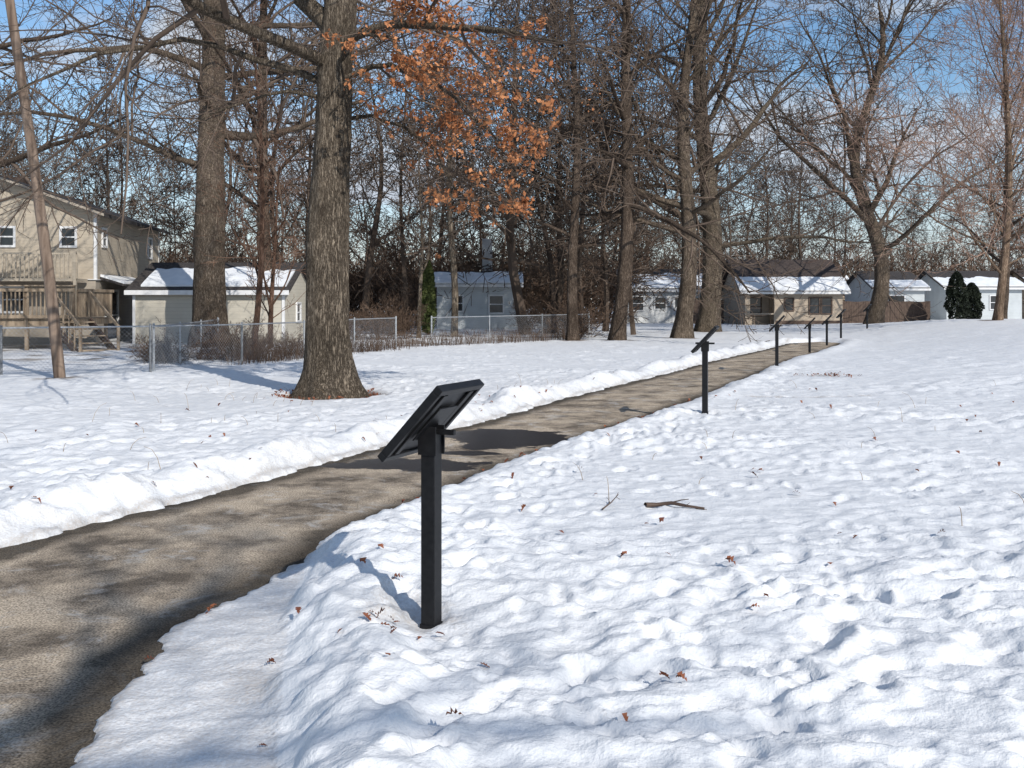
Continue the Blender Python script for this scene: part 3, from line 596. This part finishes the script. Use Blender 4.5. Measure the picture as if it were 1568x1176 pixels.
part(e,'stair_rail',[beam((-.6,-.28,1.95),(.75,-1.63,.85),.05,.09),beam((.75,-1.63,-.1),(.75,-1.63,.9),.08,.08),beam((-.6,-.28,.9),(-.6,-.28,2.0),.08,.08),beam((.3,.42,1.95),(1.65,-.93,.85),.05,.09),beam((1.65,-.93,-.1),(1.65,-.93,.9),.08,.08)]+[beam((-.6+1.35*f,-.28-1.35*f,1.0-1.1*f),(-.6+1.35*f,-.28-1.35*f,1.9-1.1*f),.04,.04) for f in (.2,.4,.6,.8)],M_wood)
part(e,'balcony',[(-6,-1.2,3.4,4.5,2.35,2.45),(-6,-1.2,3.38,3.44,3.3,3.36)]+[(-6+i*.15,-5.96+i*.15,3.39,3.43,2.45,3.3) for i in range(33)]+[(-1.3,-1.2,3.36,3.46,1.08,3.4),(-4,-3.9,3.36,3.46,1.08,3.4)],M_tan)
e=empty('garage',(-14.1,36.5,0),0)
part(e,'walls',[(0,5.6,0,5,-.3,2.02)],M_cream); gable_x(e,0,5.6,0,5,2.02,3.05,M_cream,M_roof,.25,(.12,.72,.08,.97))
part(e,'corner_trim',[(-.03,.07,-.03,.07,-.3,2.0),(5.53,5.63,-.03,.07,-.3,2.0)],M_trim)
win(e,[(2.4,.8,.8,.8)],'x',5.6,M_trim,'side_window')
def bungalow(name,x,y,w,d,ze,zr,wm,rm,tm,wins,snow=None,rz=0,side=None,door=None):
    e=empty(name,(x,y,0),rz); part(e,'walls',[(0,w,0,d,-.5,ze)],wm); gable_x(e,0,w,0,d,ze,zr,wm,rm,.35,snow)
    win(e,wins,'y',0,tm)
    if side: win(e,side,'x',w,tm,'side_window')
    if door:
        part(e,'door',[(door-.45,door+.45,-.05,-.003,.1,2.05)],M_trim); part(e,'door_pane',[(door-.25,door+.25,-.06,-.051,1.2,1.85)],M_glass); part(e,'door_step',[(door-.6,door+.6,-.9,-.06,-.1,.1)],M_steel)
    return e
e=bungalow('bungalow_house',-4.3,56,4.6,6,2.55,3.3,M_blue,M_roof,M_trim,[(1.2,1.0,.7,1.0),(3.4,.9,.9,1.1)],(.03,.85,0,1))
part(e,'chimney',[(2.5,3.1,3.2,3.8,2.9,5.4)],M_steel)
e=bungalow('bungalow_house',8.1,70,6.2,8,2.45,3.9,M_white,M_roof,M_trim,[(.9,.9,.9,1.1),(2.5,1.0,.9,.95),(5.0,1.0,.9,.95)],(.05,.7,.12,1.0),door=3.8)
e=empty('bungalow_house',(15.2,64,0),0)
part(e,'walls',[(2.0,6.4,0,7,-.5,2.35),(0,2.0,1.5,7,-.5,2.35),(0,.35,0,1.49,-.5,2.35)],M_beige)
part(e,'porch_posts',[(.0,.1,-.12,-.02,-.4,2.3),(1.9,1.98,-.1,-.02,-.4,2.3),(0.1,1.9,-.1,-.04,.75,.83)],M_beige)
gable_x(e,0,6.4,0,7,2.35,4.35,M_beige,M_roofB,.4,(0.02,.42,.0,1.0))
win(e,[(2.9,.95,.65,.9),(4.55,.75,.75,1.15),(5.35,.75,.75,1.15)],'y',0,M_brown); win(e,[(1.0,.6,1.0,1.3)],'y',1.5,M_brown,'porch_window')
part(e,'base_band',[(2.0,6.4,-.03,-.002,-.4,.35)],M_brown)
bungalow('bungalow_house',28.2,76,3.8,7,2.6,3.9,M_blue,M_roof,M_trim,[(1.6,.9,1.4,1.2)],(.05,.45,0,1))
bungalow('bungalow_house',34.6,78,6,7,2.7,4.0,M_blue,M_roof,M_trim,[(1.3,.9,1.2,1.2),(4,.9,1.2,1.2)],(.05,.55,0,1))
bungalow('bungalow_house',44,82,9,7,2.7,4.2,M_beige,M_roofB,M_trim,[(1.3,.9,1.2,1.2),(6,.9,1.2,1.2)],(.05,.55,0,1))
bungalow('bungalow_house',22.5,92,9,7,3.2,5.2,M_beige,M_roof,M_brown,[(1.3,.9,1.2,1.2)],(.05,.4,0,1))
e=empty('privacy_fence',(21.9,65.5,0)); part(e,'boards',[(i*.16,i*.16+.15,0,.03,-.3,1.6+.02*math.sin(i*7)) for i in range(38)],M_brown)
e=empty('privacy_fence',(12.2,67.5,0)); part(e,'boards',[(i*.16,i*.16+.15,0,.03,-.3,1.7+.02*math.sin(i*7)) for i in range(15)],M_brown)

# ---------------------------------------------------------------- chain link fence
def fence(name,pts,h=1.0,wire=True):
    e=empty(name,(0,0,0)); TP=[];TR_=[]; WP=[]
    def tube(p,q,r): TP.append([p,q]); TR_.append([r,r])
    for (x0,y0),(x1,y1) in zip(pts[:-1],pts[1:]):
        L_=math.hypot(x1-x0,y1-y0); n=max(1,round(L_/2.6))
        for i in range(n+1):
            t=i/n; x=x0+(x1-x0)*t;y=y0+(y1-y0)*t; z=gz(x,y); tube((x,y,z-.2),(x,y,z+h+.06),.03 if i in(0,n) else .022)
            if i<n:
                t2=(i+1)/n; xb=x0+(x1-x0)*t2; yb=y0+(y1-y0)*t2; zb=gz(xb,yb); tube((x,y,z+h),(xb,yb,zb+h),.018); tube((x,y,z+.08),(xb,yb,zb+.08),.004)
        if wire:
            sp=.09; k=int(L_/sp); hh=h-.03
            for i in range(-int(hh/sp),k):
                for sgn in (1,-1):
                    a=i*sp; b_=a+hh; za,zb=(.04,hh+.04) if sgn>0 else (hh+.04,.04)
                    ta,tb=max(a,0),min(b_,L_)
                    if tb<=ta: continue
                    f=lambda q:(za+(zb-za)*(q-a)/hh)
                    pa=(x0+(x1-x0)*ta/L_,y0+(y1-y0)*ta/L_); pb=(x0+(x1-x0)*tb/L_,y0+(y1-y0)*tb/L_)
                    WP.append([(pa[0],pa[1],gz(*pa)+f(ta)),(pb[0],pb[1],gz(*pb)+f(tb))])
    v,q=tubes(np.array(TP,float),np.array(TR_,float),8); build('posts_and_rails',v,q,[M_steel],None,True,parent=e)
    if WP:
        P=np.array(WP,float); v,q=tubes(P,np.full(P.shape[:2],.0018),3); build('wire_mesh',v,q,[M_steel],None,True,parent=e)
fence('chain_link_fence',[(-18,21.2),(-10.9,20.9),(-7.9,21.4),(-6.7,24.3),(-3.9,32.9)],1.0)
fence('chain_link_fence',[(-2.9,35.3),(1.2,38.9),(3.3,42)],1.0)
fence('chain_link_fence',[(-7.9,21.6),(-9.0,30)],1.0)

# ---------------------------------------------------------------- utility pole
e=empty('utility_pole',(-9.2,20,gz(-9.2,20)))
P=np.array([[[0,0,-.3],[-.24,0,2],[-.6,.05,4.5],[-1.1,.1,7.7],[-1.4,.1,9.6]]],float)
v,q=tubes(P,np.array([[.115,.11,.10,.09,.08]]),16); build('pole',v,q,[M_pole],None,True,parent=e)
part(e,'crossarm',[beam((-2.2,-.35,8.9),(-.45,.5,8.9),.1,.12)],M_pole)
part(e,'insulators',[(-2.1,-2.02,-.33,-.25,8.97,9.1),(-.62,-.54,.4,.48,8.97,9.1)],M_steel)

# ---------------------------------------------------------------- small things on the snow
rng=np.random.RandomState(9); LP=[]
for _ in range(75):
    y=3.4+rng.rand()**1.3*14; x=XR(y)+.3+rng.rand()*min(9,y*.62)
    LP.append((x,y))
LP+= [(-.52+rng.randn()*.13,4.5+rng.randn()*.10) for _ in range(9)]
for _ in range(35):
    y=8+rng.rand()*10; LP.append((XL(y)-rng.rand()*5,y))
for _ in range(60):
    y=4+rng.rand()*16; LP.append((XL(y)-.1-rng.rand()*.3 if rng.rand()<.5 else XR(y)+rng.rand()*.25,y))
for _ in range(60): LP.append((6.6+rng.randn()*.35,20.6+rng.randn()*.3))
for _ in range(400):
    a=rng.rand()*6.28; r=.5+rng.rand()*.45; LP.append((TREEA[0]+r*math.cos(a),TREEA[1]+r*math.sin(a)))
V=[];F=[]
out=[(0,-.5),(.16,-.32),(.10,-.2),(.3,-.1),(.14,.0),(.34,.18),(.12,.2),(.16,.4),(0,.5),(-.16,.4),(-.12,.2),(-.34,.18),(-.14,0),(-.3,-.1),(-.10,-.2),(-.16,-.32)]
for x,y in LP:
    s=.038+.038*rng.rand()**1.3; a=rng.rand()*6.28; cu=.4+rng.rand()*1.3; tx=rng.randn()*.5; k=len(V); z=gz(x,y)+.006
    for u_,w_ in out:
        zz=abs(u_)*cu*s+w_*tx*s+.2*s; X_=u_*s*.9; Y_=w_*s
        V.append((x+X_*math.cos(a)-Y_*math.sin(a),y+X_*math.sin(a)+Y_*math.cos(a),z+zz))
    for i in range(1,8):
        j=16-i
        if i==1: F.append((k,k+1,k+15))
        F.append((k+i,k+i+1,k+j-1,k+j)) if i<7 else F.append((k+7,k+8,k+9))
fl=poly(None,'fallen_leaves',V,F,M_fleaf)
def stick(name,pts,r,kids=3):
    P=np.array([[(x,y,gz(x,y)+.012+dz) for x,y,dz in pts]]); R=np.linspace(r,r*.4,len(pts))[None]
    pr=[(*tubes(P,R,7),0)]; rg=np.random.RandomState(3); c,cr=branch(rg,P,R,kids,4,.4,40,30,.3,.1,0,.5,.4,.002); c[:,:,2]=np.maximum(c[:,:,2],P[0,:,2].min()); pr.append((*tubes(c,cr,4),0))
    V,Q,MI=cat(pr); build(name,V,Q,[M_brown],None,True)
stick('fallen_stick',[(1.02,7.5,.0),(1.12,7.56,.015),(1.22,7.5,.02),(1.33,7.42,.005),(1.45,7.38,0)],.02)
stick('fallen_twig',[(.68,7.38,.0),(.76,7.5,.03),(.83,7.65,.06)],.007)
S=[];
for _ in range(100):
    if rng.rand()<.75:
        y=8+rng.rand()*11; x=XL(y)-.6-rng.rand()*7
    else:
        y=6+rng.rand()*12; x=XR(y)+.6+rng.rand()*6
    z=gz(x,y); h=.06+.18*rng.rand()**2; dx,dy=rng.randn(2)*h*.5
    S.append([(x,y,z-.02),(x+dx*.3,y+dy*.3,z+h*.5),(x+dx*.7,y+dy*.7,z+h*.85),(x+dx*1.3,y+dy*1.3,z+h)])
P=np.array(S); v,q=tubes(P,np.repeat(np.array([[.003,.0025,.002,.0015]]),len(P),0),4); build('dry_grass_stalks',v,q,[M_stalk],None,True)
S=[]
for _ in range(1900):
    t=rng.rand(); 
    if rng.rand()<.55: x=-6.7+2.8*t; y=24.3+8.6*t
    else: x=-3.9+6.5*t; y=33.2+7*t
    x+=rng.randn()*.25; y+=rng.randn()*.3+.15; h=.15+.45*rng.rand(); dx,dy=rng.randn(2)*h*.3; z=gz(x,y)
    S.append([(x,y,z-.03),(x+dx*.4,y+dy*.4,z+h*.6),(x+dx,y+dy,z+h)])
P=np.array(S); v,q=tubes(P,np.repeat(np.array([[.006,.005,.003]]),len(P),0),3); build('dead_grass',v,q,[M_shrub],None,True)

# ---------------------------------------------------------------- light, sky, camera
el=math.radians(33); az=np.array([.55,-.835]); az/=np.linalg.norm(az)
sun=bpy.data.lights.new('sun','SUN'); sun.energy=4.3; sun.angle=math.radians(.53); sun.color=(1,.955,.885)
so=bpy.data.objects.new('sun',sun); scene.collection.objects.link(so); so.location=(10,-15,20)
dv=Vector((az[0]*math.cos(el),az[1]*math.cos(el),math.sin(el))); so.rotation_euler=dv.to_track_quat('Z','Y').to_euler()
wd=bpy.data.worlds.new('World'); scene.world=wd; wd.use_nodes=True; nt=wd.node_tree; L=nt.links.new; bg=nt.nodes['Background']
sk=N(nt,'ShaderNodeTexSky'); sk.sky_type='NISHITA'; sk.sun_disc=False; sk.sun_elevation=el; sk.sun_rotation=math.atan2(az[0],az[1]); sk.ozone_density=2.0; sk.dust_density=.1; sk.air_density=1.0
hs=N(nt,'ShaderNodeHueSaturation'); hs.inputs['Saturation'].default_value=1.15; hs.inputs['Value'].default_value=1.3; L(sk.outputs[0],hs.inputs['Color'])
tc=N(nt,'ShaderNodeTexCoord'); mp=N(nt,'ShaderNodeMapping'); mp.inputs['Scale'].default_value=(2.6,2.6,8); mp.inputs['Location'].default_value=(.4,0,.2); L(tc.outputs['Generated'],mp.inputs[0])
n=N(nt,'ShaderNodeTexNoise'); n.inputs['Scale'].default_value=1.3; n.inputs['Detail'].default_value=6; n.inputs['Roughness'].default_value=.58; n.inputs['Distortion'].default_value=.3; L(mp.outputs[0],n.inputs['Vector'])
mr=N(nt,'ShaderNodeMapRange'); mr.inputs['From Min'].default_value=.48; mr.inputs['From Max'].default_value=.64; L(n.outputs[0],mr.inputs[0])
# haze and cloud thicken toward the horizon
sz=N(nt,'ShaderNodeSeparateXYZ'); L(tc.outputs['Generated'],sz.inputs[0])
hz=N(nt,'ShaderNodeMapRange'); hz.inputs['From Min'].default_value=.20; hz.inputs['From Max'].default_value=.02; hz.inputs['To Max'].default_value=.75; L(sz.outputs['Z'],hz.inputs[0])
mxf=N(nt,'ShaderNodeMath'); mxf.operation='MAXIMUM'; L(mr.outputs[0],mxf.inputs[0]); L(hz.outputs[0],mxf.inputs[1])
mx=N(nt,'ShaderNodeMixRGB'); mx.inputs[2].default_value=(5.6,6.2,7.1,1); L(mxf.outputs[0],mx.inputs[0]); L(hs.outputs[0],mx.inputs[1]); L(mx.outputs[0],bg.inputs['Color']); bg.inputs['Strength'].default_value=.105
cam=bpy.data.cameras.new('camera'); co=bpy.data.objects.new('camera',cam); scene.collection.objects.link(co); scene.camera=co
co.location=(0,0,1.67); co.rotation_euler=(math.radians(90),0,0); cam.lens=34.44; cam.sensor_width=36; cam.shift_y=-128/1568; cam.clip_end=2000; cam.clip_start=.05
scene.view_settings.view_transform='Standard'; scene.view_settings.look='None'; scene.view_settings.exposure=0
